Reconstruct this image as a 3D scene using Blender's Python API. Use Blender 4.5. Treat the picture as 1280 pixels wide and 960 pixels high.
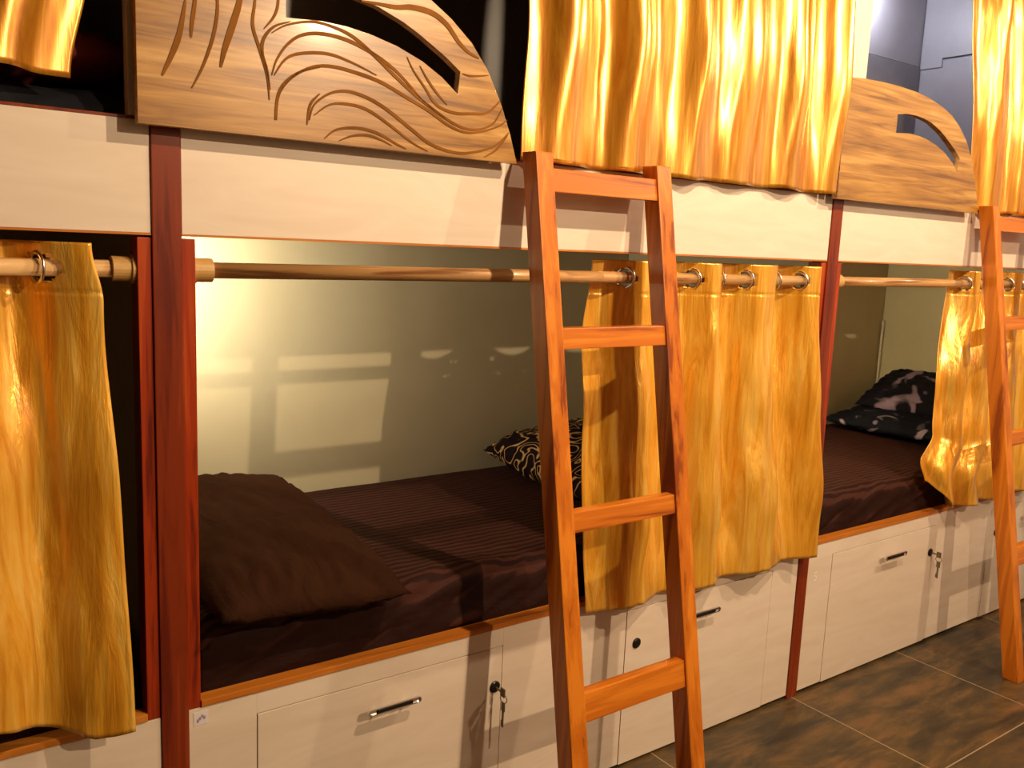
import bpy, bmesh, math, random
from mathutils import Vector, Matrix, noise

C = bpy.context.scene
for o in list(bpy.data.objects):
    bpy.data.objects.remove(o)
COL = C.collection

# ------------------------------------------------------------------ camera
CAM = (-0.4498, -1.6942, 1.4616); YAW, PITCH, ROLL, FPX = 0.6305, 0.1547, 0.0426, 1116.56
cy, sy, cp, sp = math.cos(YAW), math.sin(YAW), math.cos(PITCH), math.sin(PITCH)
d_ = Vector((sy*cp, cy*cp, -sp)); r_ = Vector((cy, -sy, 0)); u_ = r_.cross(d_)
r2 = r_*math.cos(ROLL) + u_*math.sin(ROLL); u2 = r2.cross(d_)
cam = bpy.data.cameras.new('camera'); co = bpy.data.objects.new('camera', cam); COL.objects.link(co)
M = Matrix((r2, u2, -d_)).transposed().to_4x4(); M.translation = Vector(CAM); co.matrix_world = M
cam.sensor_width = 36; cam.lens = 36*FPX/1280; cam.clip_start = 0.02
C.camera = co
C.view_settings.view_transform = 'Standard'; C.view_settings.look = 'None'
C.view_settings.gamma = 1; C.view_settings.use_curve_mapping = False
C.view_settings.exposure = 0.95

# ------------------------------------------------------------------ world
W = bpy.data.worlds.new('world'); C.world = W; W.use_nodes = True
W.node_tree.nodes['Background'].inputs[0].default_value = (0.9, 0.65, 0.4, 1)
W.node_tree.nodes['Background'].inputs[1].default_value = 0.15

# ------------------------------------------------------------------ lamps
WARM = (1.0, 0.745, 0.485)
LAMPS = [  # x, y, z, watts, label
    (1.15, -1.28, 2.60, 64, 'round ceiling downlight over the aisle in front of the first ladder'),
    (2.85, -1.28, 2.60, 58, 'round ceiling downlight over the aisle in front of the far ladder'),
    (1.55, -2.90, 2.60, 110, 'round ceiling downlight deep in the room beside the front wall'),
]
READ_W = 15
BUNK_LAMPS = [
    (2.14, 0.80, 1.32, 7, (1, .86, .60), 'small round wall lamp in the far lower bunk hidden behind the slim post'),
    (3.30, 0.80, 2.68, 5, (.86, .87, 1.0), 'small cool wall lamp at the top of the far upper bunk'),
]

# ------------------------------------------------------------------ materials
def new_mat(name):
    m = bpy.data.materials.new(name); m.use_nodes = True
    nt = m.node_tree; b = nt.nodes['Principled BSDF']
    return m, nt, b
def coords(nt, scale, kind='Object', rot=(0, 0, 0)):
    tc = nt.nodes.new('ShaderNodeTexCoord'); mp = nt.nodes.new('ShaderNodeMapping')
    mp.inputs['Scale'].default_value = scale; mp.inputs['Rotation'].default_value = rot
    nt.links.new(tc.outputs[kind], mp.inputs[0]); return mp.outputs[0]
def noise_n(nt, vec, scale=1, detail=4, rough=.55, dist=0):
    n = nt.nodes.new('ShaderNodeTexNoise'); nt.links.new(vec, n.inputs['Vector'])
    n.inputs['Scale'].default_value = scale; n.inputs['Detail'].default_value = detail
    n.inputs['Roughness'].default_value = rough; n.inputs['Distortion'].default_value = dist
    return n.outputs['Fac']
def ramp(nt, fac, stops):
    r = nt.nodes.new('ShaderNodeValToRGB'); nt.links.new(fac, r.inputs[0])
    e = r.color_ramp.elements
    while len(e) > 1: e.remove(e[-1])
    e[0].position = stops[0][0]; e[0].color = (*stops[0][1], 1)
    for p, c in stops[1:]:
        k = e.new(p); k.color = (*c, 1)
    return r.outputs[0]
def bump(nt, b, h, strength=.3, dist=.01):
    n = nt.nodes.new('ShaderNodeBump'); n.inputs['Strength'].default_value = strength; n.inputs['Distance'].default_value = dist
    nt.links.new(h, n.inputs['Height']); nt.links.new(n.outputs[0], b.inputs['Normal']); return n
def plain(name, col, rough=.5, metal=0, var=.0, vs=8):
    m, nt, b = new_mat(name)
    b.inputs['Roughness'].default_value = rough; b.inputs['Metallic'].default_value = metal
    if var:
        f = noise_n(nt, coords(nt, (1, 1, 1)), vs, 5)
        a = tuple(max(0, c*(1-var)) for c in col); z = tuple(c*(1+var) for c in col)
        nt.links.new(ramp(nt, f, [(.3, a), (.7, z)]), b.inputs['Base Color'])
    else:
        b.inputs['Base Color'].default_value = (*col, 1)
    return m
def wood(name, axis, dark, mid, light, rough=.38, fine=34, coat=.15):
    m, nt, b = new_mat(name)
    sc = [fine]*3; sc[axis] = fine*.055
    v = coords(nt, tuple(sc))
    f = noise_n(nt, v, 1, 6, .6, .6)
    sc2 = [fine*.25]*3; sc2[axis] = fine*.03
    g = noise_n(nt, coords(nt, tuple(sc2)), 1, 3, .5, .9)
    mx = nt.nodes.new('ShaderNodeMath'); mx.operation = 'MULTIPLY_ADD'; nt.links.new(g, mx.inputs[0]); mx.inputs[1].default_value = .55
    nt.links.new(f, mx.inputs[2]); s = nt.nodes.new('ShaderNodeMath'); s.operation = 'MULTIPLY'; nt.links.new(mx.outputs[0], s.inputs[0]); s.inputs[1].default_value = .66
    nt.links.new(ramp(nt, s.outputs[0], [(.40, dark), (.475, mid), (.53, mid), (.60, light)]), b.inputs['Base Color'])
    b.inputs['Roughness'].default_value = rough; b.inputs['Coat Weight'].default_value = coat; b.inputs['Coat Roughness'].default_value = .15
    b.inputs['Specular IOR Level'].default_value = .3
    bump(nt, b, f, .12, .002)
    return m
TD, TM, TL = (.24, .045, .003), (.50, .135, .007), (.64, .20, .014)
M_teakZ = wood('teak_vertical', 2, TD, TM, TL)
M_teakX = wood('teak_horizontal', 0, TD, TM, TL)
M_post = wood('stained_post', 2, (.11, .011, .003), (.19, .024, .004), (.26, .042, .007), .38, coat=.12)
M_strip = wood('stained_strip', 2, (.12, .011, .003), (.30, .030, .004), (.40, .055, .008), .35, coat=.15)
M_edge = wood('orange_edging', 0, (.26, .07, .008), (.48, .15, .014), (.56, .20, .025), .45)
M_rod = wood('rod_wood', 0, (.22, .09, .03), (.50, .27, .10), (.66, .42, .19), .35, fine=60, coat=.35)
M_flange = plain('rod_flange', (.55, .32, .10), .4, 0, .12, 30)
def laminate():
    m, nt, b = new_mat('cream_laminate')
    f = noise_n(nt, coords(nt, (2.5, 9, 14)), 1, 6, .6, 1.5)
    nt.links.new(ramp(nt, f, [(.25, (.66, .545, .43)), (.5, (.71, .60, .485)), (.75, (.75, .65, .54))]), b.inputs['Base Color'])
    b.inputs['Roughness'].default_value = .42
    return m
M_lam = laminate()
M_dark = plain('dark_void', (.010, .006, .004), .9, 0, .2)  # near-black standing in for the shade inside the cabinets, behind the door gaps
def guard_mat():
    m, nt, b = new_mat('walnut_laminate')
    f = noise_n(nt, coords(nt, (2.2, 40, 42)), 1, 6, .62, 1.0)
    g = noise_n(nt, coords(nt, (1.1, 9, 9)), 1, 3, .5, 1.0)
    a = nt.nodes.new('ShaderNodeMath'); a.operation = 'MULTIPLY_ADD'; nt.links.new(g, a.inputs[0]); a.inputs[1].default_value = .8; nt.links.new(f, a.inputs[2])
    s = nt.nodes.new('ShaderNodeMath'); s.operation = 'MULTIPLY'; nt.links.new(a.outputs[0], s.inputs[0]); s.inputs[1].default_value = .55
    nt.links.new(ramp(nt, s.outputs[0], [(.38, (.14, .055, .007)), (.46, (.28, .125, .018)), (.53, (.39, .195, .035)), (.62, (.52, .30, .085))]), b.inputs['Base Color'])
    b.inputs['Roughness'].default_value = .34; b.inputs['Coat Weight'].default_value = .25; b.inputs['Coat Roughness'].default_value = .12
    return m
M_guard = guard_mat()
M_swirl = plain('engraved_swirl', (.20, .075, .010), .7, 0, .25, 12)
M_swirl.node_tree.nodes['Principled BSDF'].inputs['Specular IOR Level'].default_value = .1
def satin(name, base, dark, light, rough=.36, metal=.45, coat=.4, bmp=1):
    m, nt, b = new_mat(name)
    v = coords(nt, (26, 26, 2.2))
    f = noise_n(nt, v, 1, 5, .6, 1.2)
    nt.links.new(ramp(nt, f, [(.36, dark), (.5, base), (.64, light)]), b.inputs['Base Color'])
    b.inputs['Roughness'].default_value = rough; b.inputs['Metallic'].default_value = metal
    b.inputs['Coat Weight'].default_value = coat; b.inputs['Coat Roughness'].default_value = .24
    g = noise_n(nt, coords(nt, (90, 90, 5)), 1, 4, .6, .8)
    h = noise_n(nt, coords(nt, (18, 18, 3.0)), 1, 3, .5, 1.6)
    a = nt.nodes.new('ShaderNodeMath'); a.operation = 'MULTIPLY_ADD'; nt.links.new(h, a.inputs[0]); a.inputs[1].default_value = 2.2; nt.links.new(g, a.inputs[2])
    bump(nt, b, a.outputs[0], .5*bmp, .004)
    return m
M_satin = satin('gold_satin', (.88, .44, .036), (.72, .30, .014), (.96, .58, .10), .29, .42, .9, 1.0)
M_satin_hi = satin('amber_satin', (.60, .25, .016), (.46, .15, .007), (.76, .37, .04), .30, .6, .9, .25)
def sheet():
    m, nt, b = new_mat('brown_striped_sheet')
    tc = nt.nodes.new('ShaderNodeTexCoord'); w = nt.nodes.new('ShaderNodeTexWave'); w.bands_direction = 'Y'
    nt.links.new(tc.outputs['Object'], w.inputs[0]); w.inputs['Scale'].default_value = 13; w.inputs['Distortion'].default_value = .3
    nt.links.new(ramp(nt, w.outputs['Fac'], [(.30, (.020, .0065, .0045)), (.70, (.052, .017, .011))]), b.inputs['Base Color'])
    b.inputs['Roughness'].default_value = .75; b.inputs['Specular IOR Level'].default_value = .10
    f = noise_n(nt, coords(nt, (4, 9, 9)), 1, 4, .5, 1.5)
    bump(nt, b, f, .6, .012)
    return m
M_sheet = sheet()
def pcase():
    m, nt, b = new_mat('brown_pillow_cloth')
    b.inputs['Base Color'].default_value = (.034, .013, .006, 1); b.inputs['Roughness'].default_value = .9; b.inputs['Specular IOR Level'].default_value = .04
    f = noise_n(nt, coords(nt, (9, 6, 9)), 1, 4, .55, 1.8); bump(nt, b, f, .6, .012)
    return m
M_pillow = pcase()
def printed(name, bg, fg, scale, lo, hi, mode):
    m, nt, b = new_mat(name)
    f = noise_n(nt, coords(nt, (1, 1, 1)), scale, 1.5, .4, 1.4)
    if mode == 'line':    # contour lines of the noise = swirling cream lines
        k = nt.nodes.new('ShaderNodeMath'); k.operation = 'MULTIPLY'; nt.links.new(f, k.inputs[0]); k.inputs[1].default_value = 9
        q = nt.nodes.new('ShaderNodeMath'); q.operation = 'PINGPONG'; nt.links.new(k.outputs[0], q.inputs[0]); q.inputs[1].default_value = .5
        f = q.outputs[0]
    nt.links.new(ramp(nt, f, [(0, bg), (lo, bg), (hi, fg), (1, fg)]), b.inputs['Base Color'])
    b.inputs['Roughness'].default_value = .8; b.inputs['Specular IOR Level'].default_value = .1
    return m
M_zebra = printed('swirl_print', (.010, .004, .005), (.50, .30, .11), 7.5, .36, .43, 'line')
M_floral = printed('floral_print', (.008, .009, .014), (.34, .27, .33), 9.0, .60, .68, 'blob')
M_floral2 = printed('floral_print_mauve', (.010, .009, .014), (.26, .19, .25), 7.0, .52, .60, 'blob')
M_red = plain('dark_red_cloth', (.16, .012, .008), .7, 0, .3, 9)
M_blackcloth = printed('black_print', (.010, .010, .013), (.10, .11, .14), 8.0, .60, .75, 'blob')
M_white = plain('white_cloth', (.75, .68, .58), .6)
M_steel = plain('chrome', (.72, .68, .66), .18, 1)
M_black = plain('black_metal', (.012, .010, .010), .3, .3)
M_brass = plain('key_metal', (.22, .17, .12), .35, .8)
M_foil = plain('grommet_steel', (.75, .72, .68), .22, 1)
M_paper = plain('paper_tag', (.72, .66, .66), .5)
M_ink = plain('violet_ink', (.33, .25, .38), .6)
M_num = plain('pale_number', (.80, .76, .64), .5)
M_pipe = plain('conduit', (.72, .66, .52), .4)
M_lamp, nt, b = new_mat('lamp_glow'); b.inputs['Emission Color'].default_value = (1, .8, .55, 1); b.inputs['Emission Strength'].default_value = 6
def wallmat(name, a, c, scale=3, rough=.45, sc=(1, 1, 1)):
    m, nt, b = new_mat(name)
    f = noise_n(nt, coords(nt, sc), scale, 5, .55, .6)
    nt.links.new(ramp(nt, f, [(.3, a), (.7, c)]), b.inputs['Base Color']); b.inputs['Roughness'].default_value = rough
    g = noise_n(nt, coords(nt, (1, 1, 1)), 30, 3); bump(nt, b, g, .05, .002)
    return m
M_wall = wallmat('cream_green_paint', (.54, .48, .30), (.61, .55, .36), 3, .42)
M_room = wallmat('room_paint', (.18, .13, .09), (.22, .16, .11))
M_roomD = wallmat('brown_room_paint', (.09, .055, .035), (.12, .075, .045))
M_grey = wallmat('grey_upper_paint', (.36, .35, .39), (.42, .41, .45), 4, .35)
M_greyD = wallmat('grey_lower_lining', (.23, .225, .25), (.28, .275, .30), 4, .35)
M_shadeL = wallmat('shaded_lining', (.085, .06, .042), (.11, .08, .055), 4, .4)  # dark tone paints the shade behind the drawn upper curtains into the boards
M_ceil = wallmat('ceiling_paint', (.30, .26, .21), (.35, .30, .25))
def floor_mat():
    m, nt, b = new_mat('mottled_slate_tiles')
    f = noise_n(nt, coords(nt, (1.5, 5.5, 1), 'Object', (0, 0, .18)), 1.7, 9, .68, .35)
    base = ramp(nt, f, [(.30, (.012, .009, .007)), (.43, (.034, .025, .013)), (.51, (.068, .044, .018)), (.58, (.115, .065, .022)), (.66, (.17, .08, .03)), (.78, (.2, .13, .07))])
    tc = nt.nodes.new('ShaderNodeTexCoord'); mp = nt.nodes.new('ShaderNodeMapping'); nt.links.new(tc.outputs['Object'], mp.inputs[0])
    mp.inputs['Location'].default_value = (-2.0+.645*6, .515+.63*6, 0)
    br = nt.nodes.new('ShaderNodeTexBrick'); nt.links.new(mp.outputs[0], br.inputs[0])
    br.offset = 0; br.squash = 1; br.inputs['Scale'].default_value = 1; br.inputs['Mortar Size'].default_value = .0022; br.inputs['Mortar Smooth'].default_value = .1
    br.inputs['Brick Width'].default_value = .645; br.inputs['Row Height'].default_value = .63
    mix = nt.nodes.new('ShaderNodeMix'); mix.data_type = 'RGBA'
    nt.links.new(br.outputs['Fac'], mix.inputs['Factor']); nt.links.new(base, mix.inputs['A']); mix.inputs['B'].default_value = (.30, .23, .14, 1)
    nt.links.new(mix.outputs['Result'], b.inputs['Base Color']); b.inputs['Roughness'].default_value = .42
    bump(nt, b, f, .15, .003)
    return m
M_floor = floor_mat()

# ------------------------------------------------------------------ mesh helpers
def box(bm, x0, x1, y0, y1, z0, z1, bev=0):
    g = bmesh.ops.create_cube(bm, size=1)
    for v in g['verts']:
        v.co = Vector(((x0+x1)/2+v.co.x*(x1-x0), (y0+y1)/2+v.co.y*(y1-y0), (z0+z1)/2+v.co.z*(z1-z0)))
    if bev:
        es = list({e for v in g['verts'] for e in v.link_edges})
        bmesh.ops.bevel(bm, geom=es, offset=bev, segments=2, affect='EDGES', profile=.6)
def hexa(bm, pts, bev=0):   # 8 corner points: bottom 4 (ccw), top 4
    vs = [bm.verts.new(p) for p in pts]
    fs = [(3, 2, 1, 0), (4, 5, 6, 7), (0, 1, 5, 4), (1, 2, 6, 5), (2, 3, 7, 6), (3, 0, 4, 7)]
    for f in fs: bm.faces.new([vs[i] for i in f])
    if bev:
        es = list({e for v in vs for e in v.link_edges})
        bmesh.ops.bevel(bm, geom=es, offset=bev, segments=2, affect='EDGES', profile=.6)
def tube(bm, pts, rad, n=12, caps=True):
    pts = [Vector(p) for p in pts]; rings = []
    for i, p in enumerate(pts):
        t = (pts[min(i+1, len(pts)-1)]-pts[max(i-1, 0)]).normalized()
        a = t.orthogonal().normalized(); c = t.cross(a)
        if i and rings:   # keep frames aligned
            pr = (rings[-1][0].co-pts[i-1]); a = (pr-t*pr.dot(t)).normalized(); c = t.cross(a)
        rr = rad[i] if isinstance(rad, (list, tuple)) else rad
        rings.append([bm.verts.new(p+(a*math.cos(2*math.pi*k/n)+c*math.sin(2*math.pi*k/n))*rr) for k in range(n)])
    for A, B in zip(rings, rings[1:]):
        for k in range(n): bm.faces.new((A[k], A[(k+1) % n], B[(k+1) % n], B[k]))
    if caps: bm.faces.new(rings[0][::-1]); bm.faces.new(rings[-1])
def torus(bm, c, axis, R, r, n=28, m=8):
    axis = Vector(axis).normalized(); a = axis.orthogonal().normalized(); b_ = axis.cross(a); c = Vector(c); rg = []
    for i in range(n):
        t = 2*math.pi*i/n; dr = a*math.cos(t)+b_*math.sin(t)
        rg.append([bm.verts.new(c+dr*(R+r*math.cos(2*math.pi*k/m))+axis*r*math.sin(2*math.pi*k/m)) for k in range(m)])
    for i in range(n):
        A, B = rg[i], rg[(i+1) % n]
        for k in range(m): bm.faces.new((A[k], A[(k+1) % m], B[(k+1) % m], B[k]))
def obj(name, bm, m, parent=None, smooth=False, origin=None, extra=()):
    """links ONE mesh; vertices are given in world metres and moved into the parent's frame"""
    me = bpy.data.meshes.new(name)
    bmesh.ops.recalc_face_normals(bm, faces=bm.faces)
    off = Vector((0, 0, 0)); p = parent
    while p is not None: off += Vector(p.location); p = p.parent
    if origin is not None: off = Vector(origin)
    bmesh.ops.translate(bm, verts=bm.verts, vec=-off)
    bm.to_mesh(me); bm.free()
    me.materials.append(m)
    for e in extra: me.materials.append(e)
    if smooth: me.polygons.foreach_set('use_smooth', [True]*len(me.polygons))
    o = bpy.data.objects.new(name, me); COL.objects.link(o)
    if parent is not None: o.parent = parent
    elif origin is not None: o.location = origin
    return o
def tag(o, label, cat, group=None):
    o['label'] = label; o['category'] = cat
    if group: o['group'] = group
    return o
def thing(name, loc, label, cat, group=None):
    o = bpy.data.objects.new(name, None); COL.objects.link(o); o.location = loc; o.empty_display_size = .1
    return tag(o, label, cat, group)
def dup(root, loc, label):
    r = root.copy(); COL.objects.link(r); r.location = loc; r['label'] = label
    for ch in list(root.children):
        c = ch.copy(); COL.objects.link(c); c.parent = r
        for g in list(ch.children):
            d = g.copy(); COL.objects.link(d); d.parent = c
    return r
def struct(name, bm, m, origin=None):
    o = obj(name, bm, m, None, False, origin); o['kind'] = 'structure'; return o
def bx(*a, bev=0):
    bm = bmesh.new(); box(bm, *a, bev=bev); return bm

# ------------------------------------------------------------------ structure
D = .90; XE = 3.86; ZB0, ZB1, ZL = 1.45, 1.65, .535
struct('floor', bx(-2.7, 5, -3.4, D+.1, -.05, 0), M_floor)
struct('ceiling', bx(-2.7, 5, -3.4, D+.1, 2.74, 2.8), M_ceil)
struct('wall_back', bx(-2.7, XE+.1, D, D+.1, 0, 2.74), M_wall)
struct('wall_left', bx(-2.75, -2.65, -3.4, D+.1, 0, 2.74), M_roomD)
struct('wall_front', bx(-2.7, 5, -3.5, -3.4, 0, 2.74), M_room)
struct('wall_right', bx(XE, XE+.1, -3.4, D, 0, 2.74), M_grey)
# ceiling downlights
for (x, y, z, w, lab) in LAMPS:
    t = thing('ceiling_downlight', (x, y, 2.74), lab, 'lamp', 'ceiling downlights')
    bm = bmesh.new(); torus(bm, (x, y, 2.735), (0, 0, 1), .06, .008); obj('trim_ring', bm, M_steel, t, True)
    bm = bmesh.new(); tube(bm, [(x, y, 2.74), (x, y, 2.68)], [.05, .03], 20); obj('lamp_housing', bm, M_steel, t, True)
    bm = bmesh.new(); bmesh.ops.create_icosphere(bm, subdivisions=2, radius=.025, matrix=Matrix.Translation((x, y, 2.66))); obj('bulb', bm, M_lamp, t, True)
    L = bpy.data.lights.new('downlight', 'SPOT'); L.spot_size = math.radians(173); L.spot_blend = .04; L.energy = w; L.color = WARM; L.shadow_soft_size = .022
    lo = bpy.data.objects.new('downlight', L); lo.location = (0, 0, z-2.74); lo.parent = t; COL.objects.link(lo)

# ------------------------------------------------------------------ posts
PX = [0.0, 2.0, XE-.06]
PLAB = ['tall dark red stained wooden post beside the near gold curtain, left of the brown pillow',
        'slim red stained wooden post between the middle bunk and the far bunk',
        'red stained wooden post at the far end wall behind the far ladder']
for i, x in enumerate(PX):
    t = thing('bunk_post', (x, .02, 0), PLAB[i], 'post', 'bunk posts')
    obj('post_core', bx(x-.026, x+.026, -.004, .055, 0, 1.655, bev=.002), M_post, t)
    for s in (-1, 1):
        a, b_ = sorted((x+s*.0265, x+s*.051))
        obj('side_strip', bx(a, b_, .001, .05, .521, 1.447, bev=.0015), M_strip, t)
    obj('upper_post', bx(x-.06 if i != 1 else x-.05, min(x+.085, XE-.002), .002, .03, 1.656, 2.735, bev=.001), M_lam, t)
for i, x in enumerate(PX[:2]):
    t = thing('partition_panel', (x, .5, 0), ['cream board partition behind the near post, between the first and middle bunks', 'cream board partition behind the slim post, between the middle and far bunks'][i], 'partition', 'bunk partitions')
    obj('lower_panel', bx(x-.02, x+.02, .06, D-.002, .523, 1.529), M_wall, t)
    obj('upper_panel', bx(x-.02, x+.02, .034, D-.002, 1.53, 2.735), M_greyD, t)
t = obj('partition_panel', bx(3.775, 3.80, .056, D-.002, .535, 1.447), M_wall, None, False, (3.78, .5, .535)); tag(t, 'pale green end panel closing the far bunk behind the folded black pillows', 'partition', 'bunk partitions')
bm = bmesh.new(); tube(bm, [(3.765, D-.012, .68), (3.765, D-.012, 1.16)], .007, 10)
tag(obj('cable_conduit', bm, M_pipe, None, True, (3.765, D-.012, .68)), 'thin pale vertical conduit in the corner of the far bunk', 'pipe')
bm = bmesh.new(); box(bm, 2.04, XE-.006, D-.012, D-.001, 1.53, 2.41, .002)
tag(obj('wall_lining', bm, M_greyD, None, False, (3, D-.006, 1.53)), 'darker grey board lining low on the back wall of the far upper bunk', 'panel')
bm = bmesh.new(); box(bm, XE-.012, XE-.001, .03, .78, 2.44, 2.735, .002); box(bm, XE-.006, XE-.001, .78, D-.013, 2.40, 2.735, .001)
tag(obj('wall_lining', bm, M_grey, None, False, (XE-.006, .5, 2.44)), 'grey stepped board panel high on the end wall of the far upper bunk', 'panel')
for a, b_, lab in ((-2.0, -.021, 'backing board with painted shade behind the near upper bunk curtain'), (.021, 1.979, 'backing board with painted shade in the upper middle bunk behind the carved guard')):
    tag(obj('wall_lining', bx(a, b_, D-.012, D-.001, 1.53, 2.735), M_shadeL, None, False, ((a+b_)/2, D-.006, 1.53)), lab, 'panel')
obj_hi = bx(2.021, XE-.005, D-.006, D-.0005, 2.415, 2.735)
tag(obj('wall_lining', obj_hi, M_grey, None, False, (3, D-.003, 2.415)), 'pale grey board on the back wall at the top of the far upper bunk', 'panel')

# ------------------------------------------------------------------ lower bunk cabinets
def handle(x, parent):
    bm = bmesh.new(); z = .408
    for s in (-1, 1):
        tube(bm, [(x+s*.038, .0, z-.004), (x+s*.038, -.028, z+.006)], .0035, 8)
    # flat bar with rounded, slotted ends
    pts = []
    h = .068; r = .0075
    for k in range(9): a = math.pi/2+math.pi*k/8; pts.append((x-h+r+r*math.cos(a), z+.008+r*math.sin(a)))
    for k in range(9): a = -math.pi/2+math.pi*k/8; pts.append((x+h-r+r*math.cos(a), z+.008+r*math.sin(a)))
    for q in range(2):
        pass
    A = [bm.verts.new((p[0], -.027, p[1])) for p in pts]; B = [bm.verts.new((p[0], -.033, p[1])) for p in pts]
    for k in range(len(A)): bm.faces.new((A[k], A[(k+1) % len(A)], B[(k+1) % len(B)], B[k]))
    bm.faces.new(A[::-1])
    # recessed front face, outlined
    I = [bm.verts.new((x+(p[0]-x)*.965, -.033, z+.008+(p[1]-z-.008)*.62)) for p in pts]
    for k in range(len(B)): bm.faces.new((B[k], B[(k+1) % len(B)], I[(k+1) % len(I)], I[k]))
    J = [bm.verts.new((v.co.x, -.0295, v.co.z)) for v in I]
    for k in range(len(I)): bm.faces.new((I[k], I[(k+1) % len(I)], J[(k+1) % len(J)], J[k]))
    bm.faces.new(J)
    o = obj('handle', bm, M_steel, parent)
    o['label'] = 'chrome bar handle'
    obj('handle_inlay', bx(x-.045, x+.045, -.0345, -.0296, z+.004, z+.012, bev=.001), M_black, parent)
    return o
def lock(x, z, parent):
    bm = bmesh.new(); tube(bm, [(x, .002, z), (x, -.004, z), (x, -.006, z)], [.015, .015, .012], 20)
    obj('lock', bm, M_black, parent)
def key(x, z, label):
    t = thing('door_key', (x, -.006, z), label, 'key', 'keys in cabinet locks')
    bm = bmesh.new(); tube(bm, [(x, -.007, z), (x, -.03, z)], .003, 8); box(bm, x-.002, x+.002, -.045, -.028, z-.011, z+.011, .0008); obj('inserted_key', bm, M_brass, t)
    bm = bmesh.new(); torus(bm, (x+.004, -.036, z-.018), (1, .2, 0), .011, .0012, 18, 6); obj('key_ring', bm, M_brass, t, True)
    bm = bmesh.new(); box(bm, x+.001, x+.004, -.044, -.030, z-.05, z-.026, .001); box(bm, x+.001, x+.004, -.040, -.034, z-.092, z-.05, .0005); box(bm, x+.001, x+.004, -.034, -.031, z-.09, z-.075); obj('hanging_key', bm, M_brass, t)
def cabinet(x0, x1, doors, label):
    t = thing('bunk_cabinet', ((x0+x1)/2, .45, 0), label, 'cabinet', 'cabinets under the lower bunks')
    obj('body', bx(x0+.01, x1-.01, .019, D-.003, .012, .50), M_dark, t)
    bm = bmesh.new(); xs = x0
    g = .0022
    for (a, b_, *_r) in doors:
        if a > xs: box(bm, xs, a-g, 0, .018, .012, .52, .0006)
        box(bm, a-g, b_+g, 0, .018, .474, .52, .0006); xs = b_+g
    box(bm, xs, x1, 0, .018, .012, .52, .0006)
    obj('front_panel', bm, M_lam, t)
    obj('bed_base', bx(x0, x1, .019, D-.003, .501, .521), M_dark, t)
    obj('bed_ledge', bx(x0+.024, x1-.024, -.003, .03, .5215, .536, bev=.0015), M_edge, t)
    for (a, b_, hx, lx) in doors:
        d = obj('door', bx(a, b_, -.001, .017, .010, .472, bev=.0008), M_lam, t)
        if hx is not None: handle(hx, d)
        if lx is not None: lock(lx, .37, d)
    return t
cabinet(-1.973, -.027, [(-1.2, -.62, -.9, -.66)], 'cream cabinet base under the near gold curtain, left of the wide red post')
cb = cabinet(.027, 1.973, [(.167, .792, .475, .772), (1.216, 1.842, 1.50, 1.257)], 'cream cabinet base with chrome handles under the middle bunk behind the ladder')
cc = cabinet(2.027, XE-.09, [(2.162, 2.812, 2.505, 2.792), (3.245, 3.70, 3.55, 3.297)], 'cream cabinet base under the far bunk beside the brown floor tiles')
o = obj('price_sticker', bx(.036, .064, -.0008, 0, .484, .512), M_paper, cb)
bm = bmesh.new()
for (a, z) in ((.042, .494), (.046, .498), (.051, .502), (.055, .499)): box(bm, a, a+.004, -.0014, -.0008, z-.004, z+.003)
obj('sticker_print', bm, M_ink, o)
key(.772, .37, 'small key with a spare hanging from the lock of the near cabinet door')
key(2.792, .37, 'small key with a spare hanging from the lock of the far cabinet door')
# pencilled number on the far cabinet
cu = bpy.data.curves.new('n5', 'FONT'); cu.body = '5'; cu.size = .045; cu.extrude = .0003
tmp = bpy.data.objects.new('n5', cu); COL.objects.link(tmp)
me = bpy.data.meshes.new_from_object(tmp.evaluated_get(bpy.context.evaluated_depsgraph_get())); bpy.data.objects.remove(tmp)
bm = bmesh.new(); bm.from_mesh(me); bpy.data.meshes.remove(me)
for v in bm.verts: v.co = Vector((2.062+v.co.x, -.0006+v.co.z*.5, .395+v.co.y))
obj('bunk_number', bm, M_num, cc)

# ------------------------------------------------------------------ upper bunks
def upper(x0, x1, label):
    t = thing('upper_bunk', ((x0+x1)/2, .45, ZB0), label, 'bunk bed', 'upper bunk bases')
    obj('fascia', bx(x0, x1, 0, .02, ZB0+.005, ZB1, bev=.001), M_lam, t)
    obj('lower_edging', bx(x0, x1, -.001, .03, ZB0+.001, ZB0+.0048), M_edge, t)
    obj('upper_edging', bx(x0, x1, -.001, .021, ZB1+.0002, ZB1+.005), M_post, t)
    obj('deck', bx(x0, x1, .0305, D-.014, ZB0+.005, ZB0+.03), M_lam, t)
upper(-1.973, -.027, 'cream fascia and deck of the near upper bunk, left of the wide red post')
upper(.027, 1.973, 'cream fascia and deck of the middle upper bunk below the carved guard')
upper(2.027, XE-.09, 'cream fascia and deck of the far upper bunk, right of the slim post')

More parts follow.
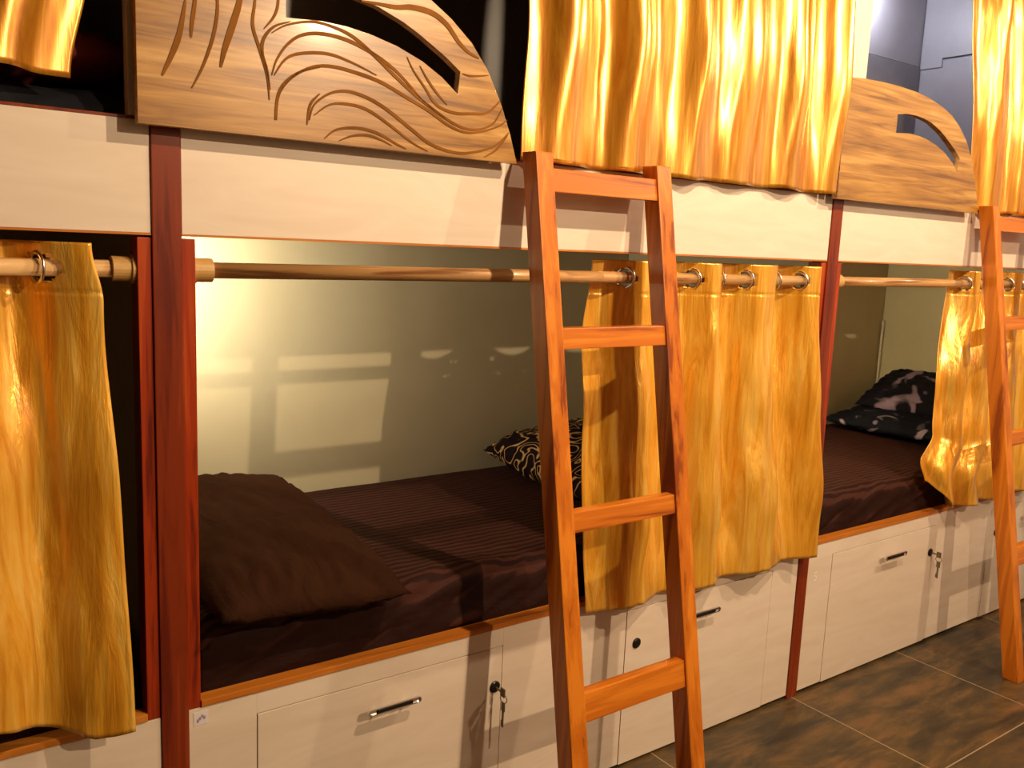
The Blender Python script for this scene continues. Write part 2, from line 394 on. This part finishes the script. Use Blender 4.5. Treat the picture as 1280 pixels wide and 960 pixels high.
# ------------------------------------------------------------------ mattresses
def mattress(x0, x1, y0, y1, z0, z1, mat, label, seed, wr=.008):
    nx = 150; prof = []
    r = .05
    for k in range(13): prof.append((y0, z0+(z1-z0-r)*k/12, 1.0))
    for k in range(1, 9): a = math.pi*(1-k/16); prof.append((y0+r+r*math.cos(a), z1-r+r*math.sin(a), 1))
    for k in range(1, 40): prof.append((y0+r+(y1-y0-r-.02)*k/40, z1, max(.15, 1-k/14)))
    prof += [(y1-.005, z1-.015, .1), (y1, z1-.04, 0), (y1, z0, 0)]
    bm = bmesh.new(); rows = []
    for i in range(nx+1):
        x = x0+(x1-x0)*i/nx; e = min(1, min(x-x0, x1-x)/.03); row = []
        for (y, z, w) in prof:
            q = noise.noise(Vector((x*7+seed+ y*3, y*2.0, z*16+x*4)))+.6*noise.noise(Vector((x*22+seed-y*12, y*6, z*30+x*10)))
            if y < y0+r: q = .7*q*.5+1.1*noise.noise(Vector((x*13-z*30+seed, x*2.5+z*5, y*4)))+.5*noise.noise(Vector((x*30-z*60+seed, x*5+z*8, y*4)))
            top = z > z1-.045
            dy = -(w*wr*q*1.1) if y < y0+r else 0
            if z <= z0+1e-6: dy = 0
            dz = w*wr*q*.9 if top else 0
            row.append(bm.verts.new((x, max(y+dy, y0-(.002 if z < z0+.02 else .010)), z-(1-e)*.03*(1 if top else 0)+dz)))
        rows.append(row)
    for A, B in zip(rows, rows[1:]):
        for k in range(len(A)-1): bm.faces.new((A[k], A[k+1], B[k+1], B[k]))
        bm.faces.new((A[-1], A[0], B[0], B[-1]))
    bm.faces.new(rows[0]); bm.faces.new(rows[-1][::-1])
    return tag(obj('mattress', bm, mat, None, True, ((x0+x1)/2, y0, z0)), label, 'mattress', 'mattresses in the bunks')
mattress(.056, 1.944, .034, .885, .522, .675, M_sheet, 'dark brown striped mattress on the middle lower bunk under the brown pillow', 3)
mattress(2.056, 3.75, .034, .885, .522, .665, M_sheet, 'dark brown mattress on the far lower bunk under the black pillows', 9)
mattress(-1.94, -.056, .034, .885, .522, .64, M_sheet, 'dark mattress in the near lower bunk glimpsed under the hem of the gold curtain', 5)
mattress(-1.94, -.03, .03, .885, 1.481, 1.70, M_blackcloth, 'black printed mattress on the near upper bunk below the curtain hem', 7)
mattress(2.05, 3.74, .034, .885, 1.481, 1.62, M_sheet, 'brown mattress on the far upper bunk behind the plain guard', 8)

# ------------------------------------------------------------------ pillows
def pillow_bm(w, l, h, n=46, seam=.012, seed=0, wr=.012):
    bm = bmesh.new(); G = {}
    for side in (1, -1):
        for i in range(n+1):
            for j in range(n+1):
                u, v = -1+2*i/n, -1+2*j/n
                if side == -1 and (i in (0, n) or j in (0, n)): G[side, i, j] = G[1, i, j]; continue
                k = (max(0, 1-abs(u)**2.6)*max(0, 1-abs(v)**2.6))**.5
                pin = 1-.02*(1-abs(u*v))*(abs(u)**4+abs(v)**4)*.6
                q = noise.noise(Vector((u*2.3+seed, v*2.3, side)))+.5*noise.noise(Vector((u*6+seed, v*6, side*3)))
                e = (abs(u)**3+abs(v)**3)
                q += 1.1*noise.noise(Vector((u*9+seed*2, v*9, 4*side)))*min(1, e)+.35*noise.noise(Vector((u*7+v*5+seed, v*2-u, 6*side)))
                z = side*h/2*k*(1 if side > 0 else .75)+wr*q*min(1, k*2+.0)
                edge = noise.noise(Vector((u*4+seed, v*4, 9)))*.012
                if k < .02: z += edge
                G[side, i, j] = bm.verts.new((u*w/2*pin, v*l/2*pin, z))
    for side in (1, -1):
        for i in range(n):
            for j in range(n):
                f = [G[side, i, j], G[side, i+1, j], G[side, i+1, j+1], G[side, i, j+1]]
                bm.faces.new(f if side > 0 else f[::-1])
    return bm
def pillow(name, w, l, h, loc, rot, mat, label, seed, group='pillows'):
    from mathutils import Euler
    bm = pillow_bm(w, l, h, seed=seed)
    o = obj(name, bm, mat, None, True); o.location = loc; o.rotation_euler = Euler(rot)
    return tag(o, label, 'pillow', group)
p1 = pillow('pillow', .425, .80, .175, (.292, .350, .728), (math.radians(4.5), math.radians(3), math.radians(0)), M_pillow, 'plump plain brown pillow on the middle bunk beside the near red post', 2)
bm = bmesh.new(); bmesh.ops.create_uvsphere(bm, u_segments=16, v_segments=8, radius=1, matrix=Matrix.Translation((-.09, -.345, -.022)) @ Matrix.Diagonal((.045, .012, .008, 1)))
o = obj('inner_pillow', bm, M_white); o.parent = p1; o['label'] = 'white inner pillow showing at the open end'
pillow('pillow', .46, .62, .20, (1.50, .52, .758), (math.radians(2), math.radians(-6), math.radians(-3)), M_zebra, 'black pillow with cream swirl print at the far end of the middle bunk', 5)
pillow('pillow', .46, .66, .11, (3.46, .50, .720), (0, math.radians(-3), math.radians(4)), M_floral, 'black floral pillow lying flat on the far bunk, lower of the pair', 8)
pillow('pillow', .36, .58, .12, (3.592, .50, .842), (0, math.radians(-24), math.radians(3)), M_floral2, 'black and mauve floral pillow leaning on the end panel, upper of the pair', 11)
o = pillow('folded_blanket', .30, .5, .14, (-.19, .32, 1.765), (0, 0, .2), M_red, 'dark red folded blanket on the near upper bunk beside the post', 14, None); o['category'] = 'blanket'

# ------------------------------------------------------------------ bunk lamp
for (x, y, z, wt, colr, lab) in BUNK_LAMPS:
    t = thing('bunk_lamp', (x, D-.012, z), lab, 'lamp', 'small bunk lamps')
    bm = bmesh.new(); tube(bm, [(x, D-.013, z), (x, D-.03, z)], .035, 20); obj('wall_plate', bm, M_white, t)
    bm = bmesh.new(); bmesh.ops.create_uvsphere(bm, u_segments=20, v_segments=12, radius=.022, matrix=Matrix.Translation((x, D-.052, z))); obj('bulb', bm, M_lamp, t, True)
    L = bpy.data.lights.new('bunk_light', 'POINT'); L.energy = wt; L.color = colr; L.shadow_soft_size = .03
    lo = bpy.data.objects.new('bunk_light', L); lo.location = (0, y-D+.012, 0); lo.parent = t; COL.objects.link(lo)

# reading lamp on the partition, turned to wash the back wall
t = thing('reading_lamp', (.021, .62, 1.34), 'small reading lamp on the partition of the middle lower bunk, turned to the back wall', 'lamp')
bm = bmesh.new(); tube(bm, [(.0215, .62, 1.36), (.028, .62, 1.36)], .02, 20); obj('base_plate', bm, M_steel, t)
SP = Vector((.062, .60, 1.345)); SD = Vector((.42, .30, -.05)).normalized()
bm = bmesh.new(); tube(bm, [(.028, .62, 1.36), (.045, .60, 1.352), SP-SD*.03], .004, 8); obj('arm', bm, M_steel, t, True)
bm = bmesh.new(); tube(bm, [SP-SD*.032, SP-SD*.02, SP], [.008, .016, .020], 20, caps=False); obj('lamp_shade', bm, M_steel, t, True)
L = bpy.data.lights.new('reading_light', 'SPOT'); L.energy = READ_W; L.color = (1, .87, .68); L.shadow_soft_size = .012; L.spot_size = math.radians(150); L.spot_blend = 1
lo = bpy.data.objects.new('reading_light', L); lo.location = SP+SD*.004-t.location; lo.rotation_euler = SD.to_track_quat('-Z', 'Y').to_euler(); lo.parent = t; COL.objects.link(lo)

# ------------------------------------------------------------------ guards
OUT = [(0, 0), (0, .345), (.08, .351), (.17, .354), (.27, .353), (.35, .349), (.43, .339), (.50, .324), (.568, .302), (.617, .274), (.668, .235), (.711, .186), (.748, .122), (.776, .060), (.797, 0)]
SLOT = [(.261, .215), (.261, .272), (.31, .279), (.36, .280), (.407, .276), (.451, .268), (.507, .249), (.54, .234), (.572, .217), (.61, .196), (.643, .174), (.639, .126), (.598, .156), (.55, .181), (.492, .201), (.437, .213), (.384, .220), (.332, .221)]
def pt_px(px, py, Y):
    ray = d_ + r2*(px-640)/FPX - u2*(py-480)/FPX
    return Vector(CAM)+ray*((Y-CAM[1])/ray.y)
def guard(x, s, label, swirls):
    t = thing('guard_panel', (x, -.03, ZB1-.01), label, 'bed guard', 'curved bed guards')
    cu = bpy.data.curves.new('g', 'CURVE'); cu.dimensions = '2D'; cu.fill_mode = 'BOTH'; cu.extrude = .009; cu.bevel_depth = .0008
    for loop in (OUT, SLOT):
        sp = cu.splines.new('POLY'); sp.points.add(len(loop)-1); sp.use_cyclic_u = True
        for p, (a, b_) in zip(sp.points, loop): p.co = (a*s, b_*(1+(s-1)*.3), 0, 1)
    ob = bpy.data.objects.new('g', cu); COL.objects.link(ob)
    me = bpy.data.meshes.new_from_object(ob.evaluated_get(bpy.context.evaluated_depsgraph_get())); bpy.data.objects.remove(ob)
    bm = bmesh.new(); bm.from_mesh(me); bpy.data.meshes.remove(me)
    bmesh.ops.remove_doubles(bm, verts=bm.verts, dist=1e-5)
    for v in bm.verts: v.co = Vector((x+v.co.x, -.0332-v.co.z, ZB1-.01+v.co.y))
    for f in bm.faces:
        f.normal_update()
        f.material_index = 1 if abs(f.normal.y) < .5 else 0
    obj('panel_board', bm, M_guard, t, extra=(M_rod,))
    for q in (.12, .4, .68): obj('mounting_block', bx(x+q*s-.02, x+q*s+.02, -.0235, -.0012, ZB1-.008, ZB1+.02), M_post, t)
    if swirls:
        bm = bmesh.new(); Y = -.0443
        for wid, pl in swirls:
            P = [pt_px(a, b_, Y) for a, b_ in pl]
            P2 = []
            for i in range(len(P)-1):      # Catmull-Rom
                p0, p1_, p2_, p3 = P[max(i-1, 0)], P[i], P[i+1], P[min(i+2, len(P)-1)]
                for k in range(5):
                    q = k/5
                    P2.append(.5*((2*p1_)+(-p0+p2_)*q+(2*p0-5*p1_+4*p2_-p3)*q*q+(-p0+3*p1_-3*p2_+p3)*q**3))
            P2.append(P[-1]); n = len(P2); prev = None
            for i, p in enumerate(P2):
                tt = (P2[min(i+1, n-1)]-P2[max(i-1, 0)]).normalized(); nn = Vector((-tt.z, 0, tt.x))
                w = wid*(.25+.75*math.sin(math.pi*min(1, (i+.5)/n)))*.5
                cur = [bm.verts.new(p+nn*w), bm.verts.new(p-nn*w), bm.verts.new(p-nn*w+Vector((0, .0009, 0))), bm.verts.new(p+nn*w+Vector((0, .0009, 0)))]
                if prev:
                    for k in range(4): bm.faces.new((prev[k], prev[(k+1) % 4], cur[(k+1) % 4], cur[k]))
                prev = cur
        obj('carved_swirls', bm, M_swirl, t)
    return t
SW = [
 (.011, [(452, 1), (474, 5), (496, 9), (515, 9), (540, 16), (559, 31), (574, 53), (587, 66), (599, 73)]),
 (.004, [(578, 92), (590, 95), (611, 94)]),
 (.006, [(509, 71), (517, 88), (531, 109), (546, 131), (568, 141), (590, 142), (609, 141), (621, 131), (625, 126)]),
 (.005, [(525, 82), (535, 100), (546, 116), (559, 131)]),
 (.007, [(340, 94), (346, 75), (359, 56), (377, 44), (402, 42), (434, 50), (465, 66), (490, 84), (509, 103), (531, 128), (559, 150)]),
 (.007, [(340, 41), (359, 31), (390, 27), (418, 34), (443, 47), (471, 72), (496, 97), (527, 125), (565, 153), (590, 162), (615, 156), (628, 136)]),
 (.007, [(346, 150), (349, 119), (365, 97), (390, 84), (415, 83), (446, 91), (477, 103), (509, 122), (534, 137), (565, 159), (590, 166), (621, 159), (634, 150)]),
 (.006, [(343, 94), (356, 75), (374, 67), (409, 67), (440, 78), (471, 94)]),
 (.007, [(387, 150), (393, 131), (412, 117), (434, 114), (459, 122), (484, 137), (515, 162), (540, 181), (571, 191), (599, 189), (621, 181), (636, 166)]),
 (.006, [(393, 144), (412, 131), (434, 130), (459, 137), (487, 156), (515, 178), (535, 189)]),
 (.006, [(406, 173), (421, 162), (446, 160), (471, 166), (496, 180), (508, 186)]),
 (.005, [(424, 176), (440, 170), (459, 169), (477, 175), (490, 182)]),
 (.004, [(606, 196), (621, 187), (635, 169)]),
 (.006, [(318, -40), (319, 0), (316, 31), (325, 62), (334, 94), (337, 125)]),
 (.012, [(303, -30), (300, 0), (291, 31), (281, 62), (276, 84)]),
 (.007, [(246, -30), (244, 0), (240, 31), (239, 47)]),
 (.010, [(232, 0), (225, 40), (216, 66), (203, 94)]),
 (.006, [(400, 84), (375, 90), (356, 104), (347, 122), (344, 150)]),
 (.006, [(363, 27), (343, 33), (330, 48), (328, 66), (334, 87), (338, 112)]),
 (.005, [(400, 117), (388, 131), (384, 156)]),
 (.006, [(262, -30), (272, 0), (268, 40), (255, 80), (240, 110)]),
 (.005, [(345, -40), (348, 0), (343, 20), (330, 36)]),
]
guard(-.055, 1.0, 'curved walnut bed guard with carved swirls on the middle upper bunk', SW)
guard(1.932, 1.04, 'curved walnut bed guard with plain straight grain on the far upper bunk', None)

# ------------------------------------------------------------------ rods and curtains
RZ, RY = 1.389, .031
def rod(x0, x1, y, z, label, r=.0155):
    t = thing('curtain_rod', ((x0+x1)/2, y, z), label, 'curtain rod', 'wooden curtain rods')
    bm = bmesh.new(); tube(bm, [(x0+.001, y, z), (x1-.001, y, z)], r, 20); obj('rod_pole', bm, M_rod, t, True)
    for a, s in ((x0, 1), (x1, -1)):
        bm = bmesh.new(); tube(bm, [(a+s*.0005, y, z), (a+s*.006, y, z), (a+s*.007, y, z), (a+s*.038, y, z), (a+s*.039, y, z)], [r+.011, r+.011, r+.007, r+.007, r+.002], 24)
        obj('end_socket', bm, M_flange, t)
for a, b_, lab in ((-1.949, -.051, 'wooden curtain rod of the near lower bunk holding the wide gold curtain'), (.051, 1.949, 'wooden curtain rod across the middle lower bunk behind the ladder'), (2.051, XE-.111, 'wooden curtain rod across the far lower bunk')):
    rod(a, b_, RY, RZ, lab)
for a, b_, lab in ((-1.9, -.061, 'wooden curtain rod high over the near upper bunk'), (.086, 1.949, 'wooden curtain rod high over the middle upper bunk'), (2.086, XE-.121, 'wooden curtain rod high over the far upper bunk')):
    rod(a, b_, RY, 2.60, lab)

def interp(tab, z):
    if z >= tab[0][0]: return tab[0][1]
    for (za, a), (zb, b_) in zip(tab, tab[1:]):
        if z >= zb: q = (z-zb)/(za-zb); q = q*q*(3-2*q); return b_+(a-b_)*q
    return tab[-1][1]
def curtain(label, group, cross, edges, xl, xr, ztop, zbot, ry, rz, ycen, amp, mat, seed, first_front=False, fold=1.0, hem=None, tw=.35, rings=True, twist=0, fine=1.0):
    """cross: x of the rod crossings; fabric alternates behind / in front of the rod. edges: (left,right) at the top"""
    rnd = random.Random(seed)
    xs = [edges[0]]+list(cross)+[edges[1]]
    nseg = len(xs)-1; per = 14; U = []
    for s in range(nseg):
        for k in range(per): U.append((s, k/per))
    U.append((nseg-1, 1.0))
    zs = []; z = ztop
    while z > ztop-.10: zs.append(z); z -= .0045
    n2 = 80
    for k in range(n2+1): zs.append(z-(z-zbot)*k/n2)
    W0 = edges[1]-edges[0]
    bm = bmesh.new(); rows = []
    wts = [rnd.uniform(.65, 1.25) for _ in range(nseg)]
    for zi, z in enumerate(zs):
        q = (ztop-z)/(ztop-zbot); row = []
        L_, R_ = interp(xl, z), interp(xr, z)
        yc = interp(ycen, z); A = interp(amp, z)
        for (s, f) in U:
            xt = xs[s]+(xs[s+1]-xs[s])*f
            u = (xt-edges[0])/W0
            x = L_+(R_-L_)*u
            front = (s % 2 == 1) != first_front
            sg = -1 if front else 1
            # half-wave per segment; end segments run from edge
            if s == 0: w = math.cos(f*math.pi/2)
            elif s == nseg-1: w = math.sin(f*math.pi/2)
            else: w = math.sin(f*math.pi)
            w = w**.85 if w > 0 else 0
            ww = 1+(wts[s]-1)*min(1, q*2.5)
            y = yc+sg*A*w*ww*fold
            k = min(1, q*5)
            nz = noise.noise(Vector((u*nseg*1.1+seed+q*tw, q*1.2, seed)))
            nz2 = noise.noise(Vector((u*nseg*2.6+seed+q*tw*3, q*2.6+3, seed*2)))
            nz3 = noise.noise(Vector((u*nseg*5.5+seed-q*2, q*7, seed*3)))
            y += k*min(1, (1-u)*5+.25)*min(1, u*5+.35)*(A*.65*nz+A*.38*nz2*fine+.005*nz3*fine)
            # bulge over the cloth between folds so pleats overlap a little
            x += k*(.022*noise.noise(Vector((u*nseg*.9+9+seed, q*1.5, seed)))*math.sin(math.pi*u))+twist*q*math.sin(math.pi*u)
            hz = 0
            if hem: hz = hem(u)*max(0, (q-.6)/.4)
            zz = z+hz+(.006*noise.noise(Vector((u*nseg, seed, 0)))*k if q > .9 else 0)
            # sewn header crease and bottom hem
            if abs(q*(ztop-zbot)-.085) < .004: y += .002
            row.append(bm.verts.new((x, y, zz)))
        rows.append(row)
    ringx = []
    for A_, B_ in zip(rows, rows[1:]):
        for k in range(len(A_)-1):
            c = (A_[k].co+A_[k+1].co+B_[k].co+B_[k+1].co)/4
            if rings and (c.y-ry)**2+(c.z-rz)**2 < .0222**2: continue
            bm.faces.new((A_[k], A_[k+1], B_[k+1], B_[k]))
    bmesh.ops.delete(bm, geom=[v for v in bm.verts if not v.link_faces], context='VERTS')
    # hem: fold thickness by solidify in mesh form
    t = thing('curtain', ((edges[0]+edges[1])/2, ry, ztop), label, 'curtain', group)
    o = obj('curtain_cloth', bm, mat, t, True)
    m = o.modifiers.new('thickness', 'SOLIDIFY'); m.thickness = .0016; m.offset = 0
    if rings:
        for i, cx in enumerate(cross):
            b2 = bmesh.new()
            s = 1 if i % 2 == 0 else -1
            ax = Vector((1, s*.28*(1 if not first_front else -1), 0))
            torus(b2, (cx, ry, rz), ax, .0255, .0045, 32, 8)
            for v in b2.verts:   # flatten into a flange ring
                dd = (v.co-Vector((cx, ry, rz))).dot(ax.normalized()); v.co -= ax.normalized()*dd*.35
            obj('grommet', b2, M_foil, t, True)
    return t
GL, GU = 'gold curtains on the lower bunks', 'gold curtains on the upper bunks'
# near lower curtain
curtain('wide gold satin curtain on the near lower bunk, left of the wide red post', GL,
    [-.86, -.74, -.64, -.52, -.42, -.30, -.208], (-1.03, -.128), [(1.43, -1.03), (.5, -1.05)], [(1.43, -.128), (1.33, -.110), (.9, -.093), (.53, -.088)], 1.434, .545, RY, RZ,
    [(1.43, RY), (1.3, RY), (1.0, .0), (.6, -.045), (.5, -.05)], [(1.43, .042), (1.2, .030), (.6, .022)], M_satin, 21, tw=1.0, fine=.6,
    hem=lambda u: .06*min(1, max(0, (.93-u)/.16)))
# middle lower curtain
curtain('gathered gold satin curtain on the middle lower bunk, partly behind the ladder', GL,
    [1.160, 1.262, 1.410, 1.522, 1.633, 1.772, 1.886], (1.078, 1.938), [(1.43, 1.078), (1.2, 1.055), (.5, 1.04)], [(1.43, 1.938), (.5, 1.985)], 1.434, .512, RY, RZ,
    [(1.43, RY), (1.3, RY), (1.0, .0), (.68, -.03), (.5, -.042)], [(1.43, .040), (1.2, .044), (.8, .040), (.5, .018)], M_satin, 34, tw=.7)
# far lower curtain
curtain('crumpled gold satin curtain on the far lower bunk behind the far ladder', GL,
    [2.868, 2.94, 3.02, 3.10, 3.19, 3.28, 3.38, 3.47], (2.825, 3.54), [(1.43, 2.825), (1.0, 2.75), (.8, 2.73), (.66, 2.65), (.54, 2.68)], [(1.43, 3.54), (.5, 3.56)], 1.436, .545, RY, RZ,
    [(1.43, RY), (1.3, RY), (1.0, -.0), (.68, -.025), (.5, -.04)], [(1.43, .038), (1.2, .032), (.6, .03)], M_satin, 47, tw=1.2,
    hem=lambda u: .12*math.exp(-(u/.10)**2))
# upper curtains
def cr(a, b_, n):
    return [a+(b_-a)*(k+.5)/n for k in range(n)]
YU = [(2.62, RY), (2.3, .0), (1.9, -.023), (1.67, -.0265)]
curtain('amber satin curtain on the near upper bunk, ending left of the carved guard', GU, cr(-1.1, -.15, 10), (-1.1, -.13), [(2.6, -1.1), (1.7, -1.1)], [(2.6, -.12), (1.9, -.115), (1.70, -.150)], 2.645, 1.705, RY, 2.60,
    YU, [(2.6, .038), (1.7, .028)], M_satin_hi, 58, fine=.3)
curtain('wide amber satin curtain on the middle upper bunk above the first ladder', GU, cr(.82, 1.94, 11), (.81, 1.945), [(2.6, .81), (2.0, .80), (1.7, .775)], [(2.6, 1.945), (2.0, 1.935), (1.67, 1.924)], 2.645, 1.650, RY, 2.60,
    YU, [(2.6, .040), (2.0, .034), (1.66, .017)], M_satin_hi, 63, tw=.15, fine=.3)
curtain('amber satin curtain on the far upper bunk, right of the plain guard', GU, cr(2.80, 3.60, 10), (2.775, 3.62), [(2.6, 2.72), (2.0, 2.76), (1.66, 2.775)], [(2.6, 3.62), (1.66, 3.62)], 2.645, 1.650, RY, 2.60,
    YU, [(2.6, .038), (1.7, .028)], M_satin_hi, 77, fine=.5)

# ------------------------------------------------------------------ ladders
def ladder(x0, w, label):
    K = (.375-.083)/1.66
    t = thing('bunk_ladder', (x0+w/2, -.36, 0), label, 'ladder', 'wooden bunk ladders')
    yf = lambda z: -.375+K*z
    for a in (x0, x0+w-.048):
        bm = bmesh.new(); zt = 1.668
        pts = [(a, yf(0), 0), (a+.048, yf(0), 0), (a+.048, yf(0)+.056, 0), (a, yf(0)+.056, 0),
               (a, yf(zt), zt), (a+.048, yf(zt), zt), (a+.048, yf(zt)+.052, zt), (a, yf(zt)+.052, zt)]
        hexa(bm, pts, .003); obj('side_rail', bm, M_teakZ, t)
    for (z0, z1) in ((1.582, 1.634), (1.234, 1.281), (.826, .872), (.403, .468)):
        bm = bmesh.new(); d0 = .006; dd = .034
        xa, xb = x0+.047, x0+w-.047
        pts = [(xa, yf(z0)+d0, z0), (xb, yf(z0)+d0, z0), (xb, yf(z0)+dd, z0), (xa, yf(z0)+dd, z0),
               (xa, yf(z1)+d0, z1), (xb, yf(z1)+d0, z1), (xb, yf(z1)+dd, z1), (xa, yf(z1)+dd, z1)]
        hexa(bm, pts, .002); obj('rung', bm, M_teakX, t)
    return t
l1 = ladder(.765, .42, 'orange teak ladder leaning on the middle bunk in front of the gold curtain')
l2 = dup(l1, (2.787+.21, -.36, 0), 'teak ladder leaning on the far bunk at the right edge of the picture')
